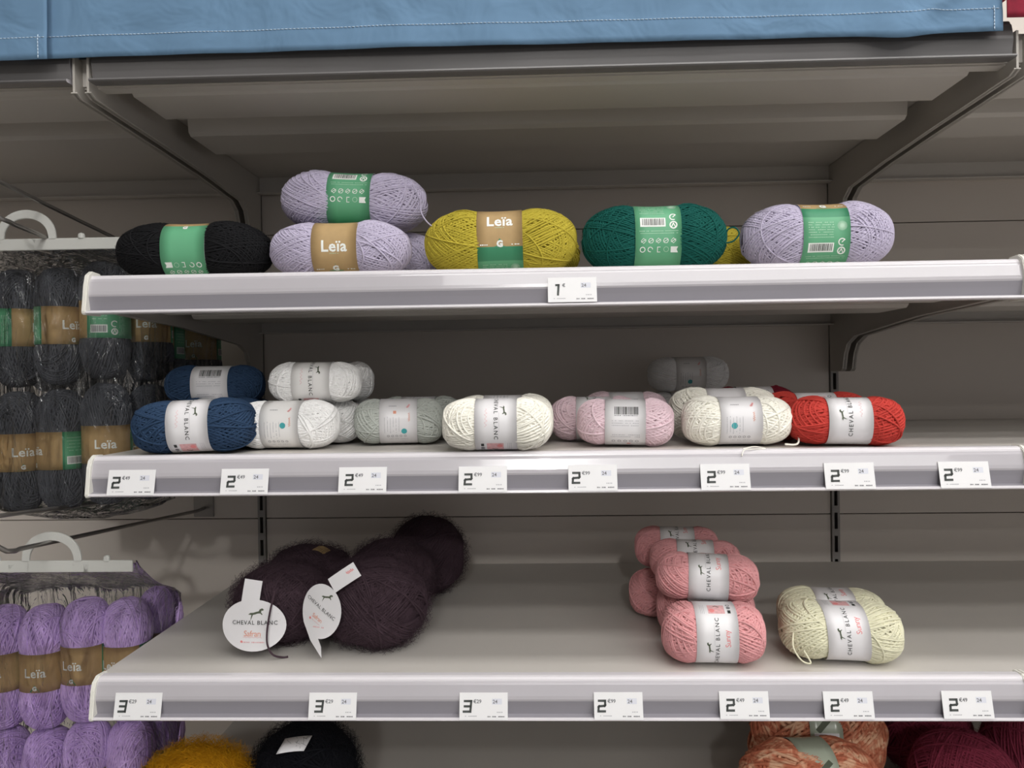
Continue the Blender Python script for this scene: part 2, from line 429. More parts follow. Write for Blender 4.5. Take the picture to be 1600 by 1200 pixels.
def yarn_data(name, sh, color, seed, r=.0011, bundles=9, per=10, alpha=(28, 48), M=60, stray=5, clip_band=True, fuzz=0, flen=.006, swirl=None):
    rs = np.random.RandomState(seed)
    Vs, Fs, off = [], [], 0
    V, F = core_mesh(sh, r * 1.2); Vs.append(V); Fs.append(F); off += len(V)
    th = np.linspace(0, 2 * PI, M, endpoint=False)
    C_all, N_all = [], []
    ph0 = rs.rand() * 6.28
    for j in range(bundles + stray):
        strayb = j >= bundles
        al = math.radians(rs.uniform(*alpha)) if not strayb else math.radians(rs.uniform(10, 60))
        phi = ph0 + j * 2.39996 if not strayb else rs.rand() * 6.28
        if swirl is not None: phi = ph0 + j * 2 * PI / bundles; al = math.radians(swirl)
        A = np.array([math.cos(al), math.sin(al) * math.cos(phi), math.sin(al) * math.sin(phi)])
        Q = np.cross([1, 0, 0], A); Q /= np.linalg.norm(Q); Nn = np.cross(A, Q)
        k = per if not strayb else 1
        sp = r * 2.02 / ((sh.b + sh.c) / 2)
        for i in range(k):
            s0 = (i - (k - 1) / 2) * sp + rs.uniform(-.25, .25) * sp
            if strayb: s0 = rs.uniform(-.35, .35)
            wob = .012 * np.sin(2 * th + rs.rand() * 6.28) + .006 * np.sin(5 * th + rs.rand() * 6.28)
            s = s0 + wob
            c = np.sqrt(np.maximum(1 - s * s, .05))
            D = c[:, None] * (np.cos(th)[:, None] * A + np.sin(th)[:, None] * Q) + s[:, None] * Nn
            P, n = sh.surf(D)
            lay = (j / bundles) * r * 1.6 if not strayb else r * 1.9
            offr = lay + rs.uniform(-.2, .25) * r
            o = np.full(M, offr)
            if clip_band:
                ax = np.abs(P[:, 0]); t = np.clip((ax - sh.wb * .85) / (sh.wb * .5), 0, 1); t = t * t * (3 - 2 * t)
                o = o * t - (1 - t) * r * .6
            C_all.append(P + n * o[:, None]); N_all.append(n)
    V, F = tubes_np(np.array(C_all), np.array(N_all), r); Vs.append(V); Fs.append(F + off); off += len(V)
    if fuzz:
        # fine halo of fibre ends
        D = rs.normal(size=(fuzz, 3)); D /= np.linalg.norm(D, axis=1, keepdims=True)
        if clip_band: D = D[np.abs(sh.surf(D)[0][:, 0]) > sh.wb + .004]; fuzz = len(D)
        P, n = sh.surf(D); t = np.cross(n, rs.normal(size=(fuzz, 3))); t /= np.linalg.norm(t, axis=1, keepdims=True)
        L = flen * rs.uniform(.4, 1.3, fuzz)[:, None]
        pts = np.stack([P, P + n * L * .45 + t * L * .4, P + n * L * .75 + t * L * 1.0, P + n * L * (.6 + rs.rand(fuzz, 1) * .5) + t * L * 1.6], 1)
        N = np.repeat(np.cross(n, t)[:, None, :], 4, 1)
        pts[..., 2] = np.maximum(pts[..., 2], -sh.c - 2 * r)
        V, F = tubes_np(pts, N, .00013, K=3, closed=False); Vs.append(V); Fs.append(F + off); off += len(V)
    return mesh_np(name, np.concatenate(Vs), np.concatenate(Fs), None, [color])

def band_data(name, sh, basef, decs, roll=0, lift=.0017, skew=0, w=None):
    """paper label wrapped round the waist. roll: metres the print is turned so that y=roll faces front"""
    w = w or sh.wb
    NA = 240
    an = np.linspace(0, 2 * PI, NA + 1)
    # angle 0 faces -y (front), increasing upward
    def ringpts(x):
        D = np.stack([np.zeros(NA + 1), -np.cos(an), np.sin(an)], -1)
        ryz = (np.abs(D[:, 1]) ** 2.4 + np.abs(D[:, 2]) ** 2.4) ** (1 / 2.4)
        g = (1 - sh.pinch) + .02 * (abs(x) / w) ** 2 * sh.pinch * 8
        P = D / ryz[:, None] * np.array([1, sh.b * g, sh.c * g]) * (1 + .4 * sh.lump)
        n = D.copy(); P = P + n * lift
        return P
    mid = ringpts(0)
    seg = np.linalg.norm(np.diff(mid, axis=0), axis=1); arc = np.concatenate([[0], np.cumsum(seg)]); L = arc[-1]
    def at(x, t, h):
        t = t % L
        a = np.interp(t, arc, an)
        D = np.array([0, -math.cos(a), math.sin(a)])
        ryz = (abs(D[1]) ** 2.4 + abs(D[2]) ** 2.4) ** (1 / 2.4)
        g = (1 - sh.pinch) + .02 * (min(abs(x) / w, 1)) ** 2 * sh.pinch * 8
        P = D / ryz * np.array([1, sh.b * g, sh.c * g]) * (1 + .4 * sh.lump) + D * (lift + h)
        return (x + skew * math.sin(a) * w, P[1], P[2])
    V, F, M, mats = [], [], [], []
    def mi(m):
        if m not in mats: mats.append(m)
        return mats.index(m)
    NT, NS = 72, 4
    for side in (0, 1):
        b = len(V)
        for i in range(NT):
            for j in range(NS + 1):
                V.append(at(-w + 2 * w * j / NS, L * i / NT, -.0004 * side))
        for i in range(NT):
            tm = L * (i + .5) / NT
            if tm > L / 2: tm -= L
            for j in range(NS):
                i2 = (i + 1) % NT
                f = [b + i * (NS + 1) + j, b + i * (NS + 1) + j + 1, b + i2 * (NS + 1) + j + 1, b + i2 * (NS + 1) + j]
                F.append(f if side == 0 else f[::-1]); M.append(mi(basef(tm + roll) if side == 0 else 'paper'))
    n0 = NT * (NS + 1)
    for i in range(NT):
        i2 = (i + 1) % NT
        for j in (0, NS):
            F.append([i * (NS + 1) + j, i2 * (NS + 1) + j, n0 + i2 * (NS + 1) + j, n0 + i * (NS + 1) + j]); M.append(mi('paper'))
    for (s2, s2f), m, lay in decs:
        if abs(np.mean([p[1] for p in s2]) - roll) > L * .36: continue
        q2, q2f = list(s2), []
        for f in s2f:
            ys_ = [s2[i][1] for i in f]; xs_ = [s2[i][0] for i in f]
            if len(f) == 4 and max(ys_) - min(ys_) > .0022:
                k = int(math.ceil((max(ys_) - min(ys_)) / .0018)); A_, B_, C_, D_ = [s2[i] for i in f]
                if abs(B_[1] - A_[1]) > abs(D_[1] - A_[1]): A_, B_, C_, D_ = B_, C_, D_, A_
                nb = len(q2)
                for i in range(k + 1):
                    u = i / k; q2.append((A_[0] + (D_[0] - A_[0]) * u, A_[1] + (D_[1] - A_[1]) * u)); q2.append((B_[0] + (C_[0] - B_[0]) * u, B_[1] + (C_[1] - B_[1]) * u))
                for i in range(k): q2f.append([nb + 2 * i, nb + 2 * i + 1, nb + 2 * i + 3, nb + 2 * i + 2])
            else: q2f.append(f)
        s2, s2f = q2, q2f
        b = len(V)
        for x, y in s2: V.append(at(max(-w, min(w, x)), y - roll, .00016 * lay))
        for f in s2f: F.append([b + q for q in f]); M.append(mi(m))
    me = mesh_np(name, np.array(V), F, M, mats)
    return me

def flat_base(m): return lambda t: m

SPECS = {}
def yarn_ball(label, color, loc, dims, group=None, rotz=0, tilt=0, rollx=0, band=None, seed=1, p=2.5, pinch=.12, wb=.0225,
              r=.0011, bundles=9, per=10, alpha=(28, 48), name='yarn_ball', cat='yarn ball', fuzz=0, up=True, lump=.02, skew=0, stray=5, share=None, lift=.0017, flen=.006):
    """loc is the base of the ball. up=True lays it along x; 'stand' stands it on end."""
    a, b, c = dims
    key = share
    if key and key in SPECS: yme, bme = SPECS[key]
    else:
        o_ = 2.3 * r; sh = Shape(a - o_, b - o_, c - o_, p, pinch, wb, lump, seed)
        yme = yarn_data('yarn', sh, 'yarn_' + color, seed, r, bundles, per, alpha, stray=stray, fuzz=fuzz, clip_band=band is not None, flen=flen)
        bme = None
        if band: bme = band_data('label_band', sh, band[0], band[1], band[2], skew=skew, lift=lift)
        if key: SPECS[key] = (yme, bme)
    t = thing(name, label, cat, loc, (0, 0, 0), group)
    M = Matrix.Rotation(rotz, 4, 'Z') @ Matrix.Rotation(tilt, 4, 'Y') @ Matrix.Rotation(rollx, 4, 'X')
    if up == 'stand': M = M @ Matrix.Rotation(-PI / 2, 4, 'Y') @ Matrix.Rotation(0, 4, 'X'); h = a
    else: h = c
    y = link('yarn', yme, t); y.matrix_local = Matrix.Translation((0, 0, h)) @ M
    if bme:
        q = link('label_band', bme, t); q.matrix_local = Matrix.Translation((0, 0, h)) @ M
        q['label'] = {'kraft': 'kraft and green paper band', 'label_white': 'white paper band'}.get(band[3] if len(band) > 3 else 'label_white', 'paper band')
    return t

def thread(parent, pts, r, color, name='loose_end'):
    mb = MB()
    # smooth through points
    P = [Vector(p) for p in pts]; out = []
    for i in range(len(P) - 1):
        p0 = P[max(i - 1, 0)]; p1 = P[i]; p2 = P[i + 1]; p3 = P[min(i + 2, len(P) - 1)]
        for k in range(6):
            t = k / 6; out.append(.5 * ((2 * p1) + (-p0 + p2) * t + (2 * p0 - 5 * p1 + 4 * p2 - p3) * t * t + (-p0 + 3 * p1 - 3 * p2 + p3) * t ** 3))
    out.append(P[-1])
    mb.tube(out, r, 'yarn_' + color, 6)
    return mb.build(name, parent, smooth=True)

# ------------------------------------------------------------------ the shelving
D = .516                                   # depth of the bay, front edge y=0 to back panel
Z0, Z1, Z2, Z3, Z4 = .447, .1975, 0.0, -.2419, -.458
BAY = 1.0
WHERE = {0: 'top shelf', 1: 'second shelf down', 2: 'third shelf down', 3: 'lowest full shelf', 4: 'bottom shelf'}

def rail_profile(Z):
    pts = [(.006, 0), (-.002, 0), (-.005, -.0009), (-.0068, -.0028), (-.0072, -.0046), (-.0086, -.0056), (-.0098, -.0075), (-.0112, -.0135), (-.0124, -.0185), (-.0128, -.0220),
           (-.0124, -.0240), (-.0112, -.030), (-.0098, -.0385), (-.0168, -.0396), (-.0184, -.0402), (-.0188, -.0420), (-.0172, -.0432), (-.004, -.0430), (.006, -.038)]
    m = ['rail_edge'] * 4 + ['rail_plastic'] * 6 + ['rail_insert_shade'] * 3 + ['rail_edge'] * 4 + ['rail_plastic'] * 2
    return [(y, Z + z) for y, z in pts], m

def shelf(x0, Z, lvl, label, caps=(True, True), board_top=-.002, ribs=True, big=False, front=0.0):
    t = thing('shelf', label, 'shelf', (x0, front, Z), group=None)
    mb = MB()
    bt = board_top; xa, xb = .0, BAY
    th = .0015
    mb.box(xa, xb, .003, D - .012, bt - th, bt, 'shelf_metal')                # deck
    mb.box(xa, xb, .003, .006, bt - .030, bt - th, 'shelf_metal')            # front wall
    mb.box(xa, xb, .006, .021, bt - .0318, bt - .030, 'shelf_metal')         # front return
    mb.box(xa, xb, D - .014, D - .012, bt - .030, bt - th, 'shelf_metal')
    mb.box(xa, xb, D - .030, D - .0141, bt - .0318, bt - .030, 'shelf_metal')
    for x in (xa, xb - .0015): mb.box(x, x + .0015, .0061, D - .0141, bt - .0300, bt - th, 'shelf_metal')
    # long hat-section stiffeners, ends cut back
    for (ya, yb) in ((.024, .120), (.168, .270)):
        prof = [(ya, bt - th), (ya + .004, bt - .027), (ya + .010, bt - .031), (yb - .010, bt - .031), (yb - .004, bt - .027), (yb, bt - th)]
        mb.prism_x(prof, .034, BAY - .034, 'shelf_metal')
    mb.build('shelf_board', t)
    mb = MB(); pr, sm = rail_profile(0)
    if big: sm = ['rail_shaded'] * len(sm)
    e_ = .012 if big else .003
    mb.prism_x(pr, e_, BAY - e_, 'rail_plastic', sm)
    rail = mb.build('price_rail', t, smooth=False)
    for k, x in enumerate((0.0, BAY - .0046)):
        if not caps[k] or big: continue
        mb = MB()
        hi = .0045 if lvl == 1 else .0012
        mb.prism_x([(.012, hi - .001), (-.004, hi), (-.0118, hi - .005), (-.0152, -.012), (-.0178, -.0300), (-.0196, -.0410), (-.0180, -.0440), (.012, -.0436)], x, x + .0046, 'cap_plastic')
        mb.build('end_cap', rail, bevel=.0008)
    for x in (.0065, BAY - .0090):
        mb = MB()
        b0 = bt - .0325
        if big: pr = [(-.012, b0 + .030), (-.012, b0 - .010), (-.002, b0 - .014), (.16, b0 - .017), (.30, b0 - .021), (.415, b0 - .028), (.437, b0 - .040), (.446, b0 - .060), (.452, b0 - .085), (.462, b0 - .100), (.505, b0 - .104), (.507, b0 + .03)]
        else: pr = [(.030, b0 + .025), (.030, b0 - .003), (.09, b0 - .005), (.20, b0 - .008), (.40, b0 - .023), (.428, b0 - .034), (.440, b0 - .050), (.448, b0 - .075), (.455, b0 - .0785), (.505, b0 - .0785), (.507, b0 + .02)]
        mb.prism_x([(y, z) for y, z in pr], x, x + .0025, 'bracket_metal')
        # folded stiffening flange along the lower edge
        low = pr[1:-2]
        out = [(y, z) for y, z in low]
        for (ya, za), (yb, zb) in zip(out[:-1], out[1:]):
            L = math.hypot(yb - ya, zb - za); ny, nz = (zb - za) / L * .0014, -(yb - ya) / L * .0014
            mb.prism_x([(ya, za), (yb, zb), (yb - ny, zb - nz), (ya - ny, za - nz)], x - .0022, x + .0047, 'bracket_metal')
        mb.build('bracket', t)
    return t

BN = {-1: 'left-hand bay', 0: 'middle bay', 1: 'right-hand bay'}
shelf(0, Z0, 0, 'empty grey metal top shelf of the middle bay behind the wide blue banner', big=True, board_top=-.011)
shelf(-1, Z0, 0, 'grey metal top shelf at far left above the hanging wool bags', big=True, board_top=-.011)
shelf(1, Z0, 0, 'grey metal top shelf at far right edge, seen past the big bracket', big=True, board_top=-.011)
shelf(0, Z1, 1, 'grey shelf carrying the kraft and green banded wool balls in one row', board_top=-.0035)
shelf(0, Z2, 2, 'grey shelf with navy, white, pink, cream and red cotton balls', board_top=-.0012)
shelf(0, Z3, 3, 'nearly empty grey shelf with dark plum, rose and pale lemon yarn', board_top=-.0012)
shelf(0, Z4, 4, 'lowest grey shelf under the frame edge holding ochre, black and magenta yarn', board_top=-.0012)
shelf(1, Z1, 1, 'neighbouring shelf just right of the kraft banded wool shelf', board_top=-.0035)
shelf(1, Z2, 2, 'neighbouring shelf just right of the red yarn ball', board_top=-.0012)
shelf(1, Z3, 3, 'neighbouring shelf just right of the pale lemon yarn', board_top=-.0012)
shelf(1, Z4, 4, 'neighbouring lowest shelf right of the magenta yarn', board_top=-.0012)

# slotted uprights
def upright(x, label):
    t = thing('upright_post', label, 'shelf upright', (x, D, -1.2))
    mb = MB(); z0, z1 = 0, 2.3
    w = .0065; s = .0028
    mb.box(-w, -s, -.006, -.004, z0, z1, 'post_metal'); mb.box(s, w, -.006, -.004, z0, z1, 'post_metal')
    n = int((z1 - z0) / .04)
    for i in range(n): mb.box(-s, s, -.006, -.004, z0 + i * .04, z0 + i * .04 + .012, 'post_metal')
    mb.box(-w, -w + .0015, -.004, .03, z0, z1, 'post_metal'); mb.box(w - .0015, w, -.004, .03, z0, z1, 'post_metal')
    mb.box(-w, w, .03, .0315, z0, z1, 'dark_void')
    mb.build('slotted_face', t)
    mb = MB(); mb.box(-.02, .02, -.02, .04, -.17, 0, 'post_metal'); mb.build('foot', t, bevel=.002)
upright(0, 'slotted steel upright left of the middle bay')
upright(1, 'slotted steel upright right of the middle bay')
upright(-1, 'slotted steel upright at the far end of the left-hand bay')
upright(2, 'slotted steel upright at the far end of the right-hand bay')
ROWS = [(-1.2, -.663, 'lowest'), (-.663, -.163, 'lower'), (-.163, .337, 'middle'), (.337, .837, 'upper')]
for bx in (-1, 0, 1):
    for z0, z1, w in ROWS:
        mb = MB(); mb.box(bx + .0075, bx + .9925, D - .001, D + .012, z0 + .0008, z1 - .0008, 'shelf_metal_rear')
        o = mb.build('back_panel', bevel=.0006)
        tag(o, f'{w} grey sheet-metal back panel of the {BN[bx]}', 'back panel')

# room shell, plus an added light blocker on the left
def struct(name, mb, **k):
    o = mb.build(name, **k); o['kind'] = 'structure'; return o
mb = MB(); mb.box(-4, 5, -9.5, 1.5, -1.42, -1.37, 'floor_tile'); struct('floor', mb)
mb = MB(); mb.box(-4, 5, -9.5, 1.5, 1.9, 1.95, 'ceiling_tile'); struct('ceiling', mb)
mb = MB(); mb.box(-1.15, -1.1, -9.5, .7, -1.37, 1.9, 'wall_paint'); struct('light_blocker_left', mb)  # added unseen wall, keeps side light off the left bay
mb = MB(); mb.box(-4, 5, .7, .75, -1.37, 1.9, 'wall_paint'); struct('wall_back', mb)

# ------------------------------------------------------------------ price tags
SEG = {'1': [[(.25, 1), (.6, 1), (.6, 0)]], '2': [[(0, 1), (.95, 1), (1, .6), (.9, .52), (.1, .48), (0, .4), (0, 0), (1, 0)]],
       '3': [[(0, 1), (1, 1), (.98, 0), (-.05, 0)], [(.05, .5), (.97, .5)]], '4': [[(0, 1), (0, .5), (1, .5)], [(.8, 1), (.8, 0)]], '9': [[(1, .5), (0, .5), (0, 1), (1, 1), (1, 0), (0, 0)]]}
def price_tag(x, Z, big, small, label, dz=0, dig=0):
    W, H = .0515, .0275
    t = tag(bpy.data.objects.new('price_tag', None), label, 'price tag', 'price tags on the shelf rails')
    mb = MB(); mb.box(-W / 2, W / 2, 0, .0006, 0, H, 'paper')
    def put(s, m, lay=1):
        mb.add([(px, -.00012 * lay, pz) for px, pz in s[0]], [f[::-1] for f in s[1]], m)
    ox = -W / 2 + .0065 + dig
    for line in SEG[big]:
        put(stroke([(ox + u * .0068 + (.0008 * v), .0085 + v * .0105) for u, v in line], .0023), 'tag_digit', 2)
    put(shift(glyphs('€' + small, .0052, 1.0, .0001), ox + .0142 if small else ox + .0104, .0185), 'print_grey', 2)
    put(rect(W / 2 - .0115, .0185, .0105, .0058), 'tag_frame', 1)
    put(shift(glyphs('24', .0052, 1, .0001), W / 2 - .0135, .0182), 'print_grey', 2)
    put(textrow(W / 2 - .008, .0078, .007, .0012, 3), 'print_soft_grey', 2)
    put(textrow(W / 2 - .0125, .0035, .018, .0014, 7, .0003), 'print_grey', 2)
    put(textrow(-W / 2 + .0135, .0040, .015, .0009, 9, .0003), 'print_soft_grey', 2)
    o = mb.build('price_tag')
    bpy.data.objects.remove(t)
    tag(o, label, 'price tag', 'price tags on the shelf rails')
    o.location = (x, -.0194, Z - .0412 + dz); o.rotation_euler = (math.radians(-13.5), 0, 0)
    return o
tagsrows = [
 (Z1, [(.527, '1', '', 'only white price tag on the rail of the second shelf down, reading 1 euro', .002, 0, 0)]),
 (Z2, [(.0500, '2', '49', 'white 2,49 price tag under the front navy yarn ball', 0, .045, -.001),
       (.1735, '2', '49', 'white 2,49 price tag under the front snow white yarn ball', 0, .03, .001),
       (.3010, '2', '49', 'white 2,49 price tag under the light grey yarn ball', .0005, .02, .0012),
       (.4295, '2', '99', 'white 2,99 price tag under the bright cream yarn ball', 0, 0, 0),
       (.5460, '2', '99', 'white 2,99 price tag under the pale pink yarn balls, washed by a reflection', .0005, -.01, -.002),
       (.6850, '2', '99', 'white 2,99 price tag under the cream yarn ball beside the red one', 0, -.015, .001),
       (.8140, '2', '99', 'white 2,99 price tag under the front red yarn ball', 0, -.03, .0005),
       (.9320, '2', '99', 'white 2,99 price tag at the right end of the rail below the red yarn', 0, -.03, -.001)]),
 (Z3, [(.0530, '3', '29', 'white 3,29 price tag at the left corner of the lowest full shelf', 0, .03, -.001),
       (.2650, '3', '29', 'white 3,29 price tag below the right-hand plum yarn ball', 0, .02, .0012),
       (.4270, '3', '29', 'white 3,29 price tag in the middle of the lowest full shelf, nothing above it', 0, .01, -.0015),
       (.5700, '2', '99', 'white 2,99 price tag left of the rose yarn on the lowest full shelf', .0003, 0, -.002),
       (.7020, '2', '49', 'white 2,49 price tag below the stack of rose yarn balls', .0012, -.02, .0012),
       (.8105, '2', '49', 'white 2,49 price tag below the pale lemon yarn balls', .001, -.02, .0012),
       (.9330, '2', '49', 'white 2,49 price tag at the right corner of the lowest full shelf', .0015, -.03, .001)])]
for Z, L in tagsrows:
    for x, b, s, lab, dz, rot, dig in L: price_tag(x, Z, b, s, lab, dz, dig)

# ------------------------------------------------------------------ fabric banners
def banner(name, label, x0, x1, zb, ztop, y, m, amp=.004, fold=None, stitchz=.023, hem=True, left_hem=False, right_hem=False):
    nx, nz = 140, 26
    def P(x, z, off=0):
        u = (x - x0)
        w = amp * (math.sin(9 * u + 1) * .6 + math.sin(23 * u + 4 * z) * .25) * (1 - .4 * (z - zb) / (ztop - zb))
        w += .0012 * math.sin(60 * u + 30 * z) * .5
        zz = z
        if fold:
            for fx, fw, fa in fold:
                g = math.exp(-((x - fx) / fw) ** 2); w += fa * g * math.exp(-(z - zb) / .05); zz -= .006 * g * math.exp(-(z - zb) / .02)
                w += fa * .8 * math.exp(-((x - fx - (z - zb) * 1.4) / (fw * .4)) ** 2) * min(1, (z - zb) / .03)
        if hem and z - zb < stitchz: w += -.0008
        return (x, y - abs(w) * 0 + w - off, zz)
    V = []; F = []
    for side in (0, 1):
        for j in range(nz + 1):
            for i in range(nx + 1):
                p = P(x0 + (x1 - x0) * i / nx, zb + (ztop - zb) * j / nz); V.append((p[0], p[1] + .0009 * side, p[2]))
    N = (nx + 1) * (nz + 1)
    for j in range(nz):
        for i in range(nx):
            a = j * (nx + 1) + i; F.append([a, a + 1, a + nx + 2, a + nx + 1]); F.append([N + a + nx + 1, N + a + nx + 2, N + a + 1, N + a])
    for i in range(nx): F.append([i + 1, i, N + i, N + i + 1])
    for j in range(nz):
        a = j * (nx + 1); F.append([a, a + nx + 1, N + a + nx + 1, N + a]); a += nx; F.append([a + nx + 1, a, N + a, N + a + nx + 1])
    t = thing(name, label, 'fabric banner', (0, 0, 0))
    b = len(V)                                    # the cloth runs back over the top of the shelving to its panel
    for i in range(nx + 1):
        V.append(V[nz * (nx + 1) + i][:1] + (D - .002, ztop + .01)); 
    for i in range(nx + 1): V.append((V[b + i][0], D - .002, ztop + .009))
    for i in range(nx):
        a = nz * (nx + 1) + i
        F.append([a, a + 1, b + i + 1, b + i]); F.append([N + a + 1, N + a, b + nx + 1 + i, b + nx + 2 + i])
    cl = link('fabric', mesh_np('fabric', np.array(V), F, None, [m]), t)
    if stitchz:
        mb = MB()
        x = x0 + .003
        while x < x1 - .004:
            mb.tube([P(x, zb + stitchz, .0008), P(x + .0016, zb + stitchz, .0011), P(x + .0030, zb + stitchz, .0008)], .00042, 'stitch', 5); x += .0042
        for on, xx in ((left_hem, x0 + .004), (right_hem, x1 - .009)):
            z = zb + .001
            while on and z < zb + stitchz:
                mb.tube([P(xx, z, .0008), P(xx, z + .003, .0008)], .0005, 'stitch', 5); z += .0036
        mb.build('stitching', cl, smooth=True)
    return t
banner('fabric_banner', 'wide blue cloth banner with white hem stitching along the top shelf', -.040, .9695, .4275, .60, -.0235, 'blue_cloth', amp=.0028, fold=[(.865, .028, -.006)], right_hem=True)
banner('fabric_banner', 'blue cloth banner in the upper left corner, overlapping the wide one', -.62, -.0235, .4225, .612, -.032, 'blue_cloth', amp=.002, right_hem=True)
banner('red_cloth', 'dark red cloth corner hanging at the upper right edge', .9705, 1.16, .4385, .60, -.034, 'red_cloth', amp=.003, stitchz=0, hem=False)

# ------------------------------------------------------------------ wool balls on the second shelf
ZB1 = Z1 - .0035
def LE(roll, flip=False): return (base_leia(flip), dec_leia(flip), roll, 'kraft')
leia = dict(wb=.0255, r=.00105, bundles=10, per=13, pinch=.14, p=2.5, alpha=(24, 44))
GK = 'kraft and green banded wool balls'
yarn_ball('black wool ball with green band, at the left end of its row', 'black', (.090, .062, ZB1), (.091, .041, .0375), GK, band=LE(.127, True), seed=11, tilt=.0, fuzz=1200, flen=.003, **leia)
yarn_ball('pale lavender wool ball with kraft band reading Leïa, under another lavender ball', 'lavender', (.264, .055, ZB1), (.082, .040, .0355), GK, band=LE(.001), seed=12, **leia)
t = yarn_ball('pale lavender wool ball with green band resting on top of two others', 'lavender', (.272, .092, ZB1 + .0615), (.088, .041, .0380), GK, band=LE(-.103), seed=13, tilt=.05, **leia)
thread(t, [(.075, -.03, .05), (.085, -.04, .03), (.088, -.05, .012), (.100, -.045, -.002), (.125, -.03, -.006)], .0009, 'lavender')
yarn_ball('pale lavender wool ball hidden behind the one banded Leïa', 'lavender', (.289, .140, ZB1), (.085, .040, .0365), GK, band=LE(-.06), seed=14, **leia)
yarn_ball('mustard yellow wool ball with kraft over green band reading Leïa', 'yellow', (.449, .062, ZB1), (.088, .042, .0415), GK, band=LE(-.019), seed=15, tilt=-.015, **leia)
yarn_ball('mustard yellow wool ball tucked behind the front yellow one', 'yellow', (.456, .150, ZB1), (.089, .042, .0415), GK, band=LE(-.06), seed=16, **leia)
t = yarn_ball('dark bottle green wool ball with pale green barcode band', 'green', (.625, .062, ZB1), (.083, .042, .0425), GK, band=LE(-.0905), seed=17, fuzz=500, flen=.003, **leia)
thread(t, [(.078, -.01, .035), (.088, -.012, .037), (.094, -.014, .045), (.089, -.014, .052), (.082, -.012, .050), (.080, -.01, .042)], .0009, 'green')
yarn_ball('mustard yellow wool ball peeping out between the green and right lavender ones', 'yellow', (.678, .150, ZB1), (.083, .041, .0385), GK, band=LE(-.06), seed=18, **leia)
yarn_ball('pale lavender wool ball with green barcode band, at the right end of its row', 'lavender', (.809, .062, ZB1), (.085, .042, .0415), GK, band=LE(-.060), seed=19, **leia)

# ------------------------------------------------------------------ cotton balls on the third shelf
ZB2 = Z2 - .0012
def CB(up, roll, word='Sunny', m='label_white'): return (flat_base(m), dec_cheval(up, word), roll)
def IN(roll=0, m='label_white', **k): return (flat_base(m), dec_info(**k), roll)
def BC(roll=0, m='label_white', e=True): return (flat_base(m), dec_barcode(e), roll)
cot = dict(wb=.0225, r=.00125, bundles=9, per=11, pinch=.05, p=3.5, alpha=(22, 40))
GC = 'white banded cotton balls on the third shelf'
yarn_ball('navy blue cotton ball with white band, front left corner of its shelf', 'navy', (.102, .028, ZB2), (.066, .034, .0315), GC, rotz=.10, tilt=-.03, band=CB(False, -.014, None), seed=21, skew=.0, **cot)
yarn_ball('navy blue cotton ball directly behind the front navy one', 'navy', (.100, .100, ZB2), (.063, .034, .0315), GC, rotz=-.08, band=CB(False, .02, None), seed=22, **cot)
yarn_ball('navy blue cotton ball with barcode band on top of the rear navy ones', 'navy', (.078, .142, ZB2 + .050), (.060, .033, .0265), GC, rotz=.1, band=BC(-.0005), seed=23, **cot)
yarn_ball('navy blue cotton ball at the back, below the one showing a barcode', 'navy', (.080, .178, ZB2), (.062, .034, .030), GC, band=BC(0), seed=24, **cot)
whi = dict(cot); whi.update(r=.0012, p=3.2, per=14)
yarn_ball('snow white cotton ball at the front, its label showing a small blue dot', 'white', (.194, .068, ZB2), (.0605, .034, .0298), GC, rotz=-.03, band=IN(0, 'label_clear', dot=(.005, 0), orange=False), seed=25, **whi)
yarn_ball('snow white cotton ball just behind the front one, poking out at its right', 'white', (.208, .136, ZB2), (.059, .034, .0298), GC, band=IN(.01, 'label_clear'), seed=26, **whi)
yarn_ball('snow white cotton ball on top of the two other snow white ones', 'white', (.219, .100, ZB2 + .052), (.055, .032, .0265), GC, rotz=.04, band=CB(False, -.012, None, 'label_clear'), seed=27, **whi)
yarn_ball('snow white cotton ball at the rear, top just visible over the stack', 'white', (.222, .175, ZB2 + .052), (.051, .032, .0275), GC, band=IN(.01, 'label_clear'), seed=28, **whi)
yarn_ball('snow white cotton ball on the shelf at the back of the white stack', 'white', (.224, .205, ZB2), (.055, .033, .029), GC, band=IN(.01, 'label_clear'), seed=281, **whi)
yarn_ball('light grey cotton ball at the front with pale band and teal dot', 'grey', (.318, .116, ZB2), (.0545, .035, .0295), GC, rotz=.12, band=IN(-.002, dot=(.007, -.013)), seed=29, **cot)
yarn_ball('light grey cotton ball behind the front grey one', 'grey', (.333, .187, ZB2), (.056, .035, .0298), GC, rotz=-.05, band=CB(False, .02, None), seed=30, **cot)
yarn_ball('bright cream cotton ball in the middle, label reading down with pink picture', 'cream', (.444, .014, ZB2), (.0595, .036, .0302), GC, band=CB(False, -.013, None), seed=31, **cot)
yarn_ball('cream cotton ball behind the bright cream one in the middle', 'cream', (.448, .090, ZB2), (.0590, .036, .0312), GC, rotz=-.02, band=CB(False, .024, None), seed=32, **cot)
t = yarn_ball('pale pink cotton ball standing back to the left of the barcode one', 'pink', (.560, .132, ZB2), (.0555, .034, .0290), GC, rotz=-.08, band=CB(True, -.038, None), seed=33, **cot)
yarn_ball('pale pink cotton ball in front, band showing a barcode', 'pink', (.589, .058, ZB2), (.0545, .035, .0282), GC, rotz=-.10, tilt=.02, band=BC(.001), seed=34, **cot)
yarn_ball('pale pink cotton ball hidden behind the one with the barcode', 'pink', (.606, .208, ZB2), (.056, .035, .0310), GC, band=BC(0), seed=35, **cot)
yarn_ball('white cotton ball far back in the shade, on top of another', 'white', (.722, .372, ZB2 + .0545), (.0610, .036, .0285), GC, band=IN(.002, 'label_clear', dot=(-.002, -.010), orange=False), seed=36, **whi)
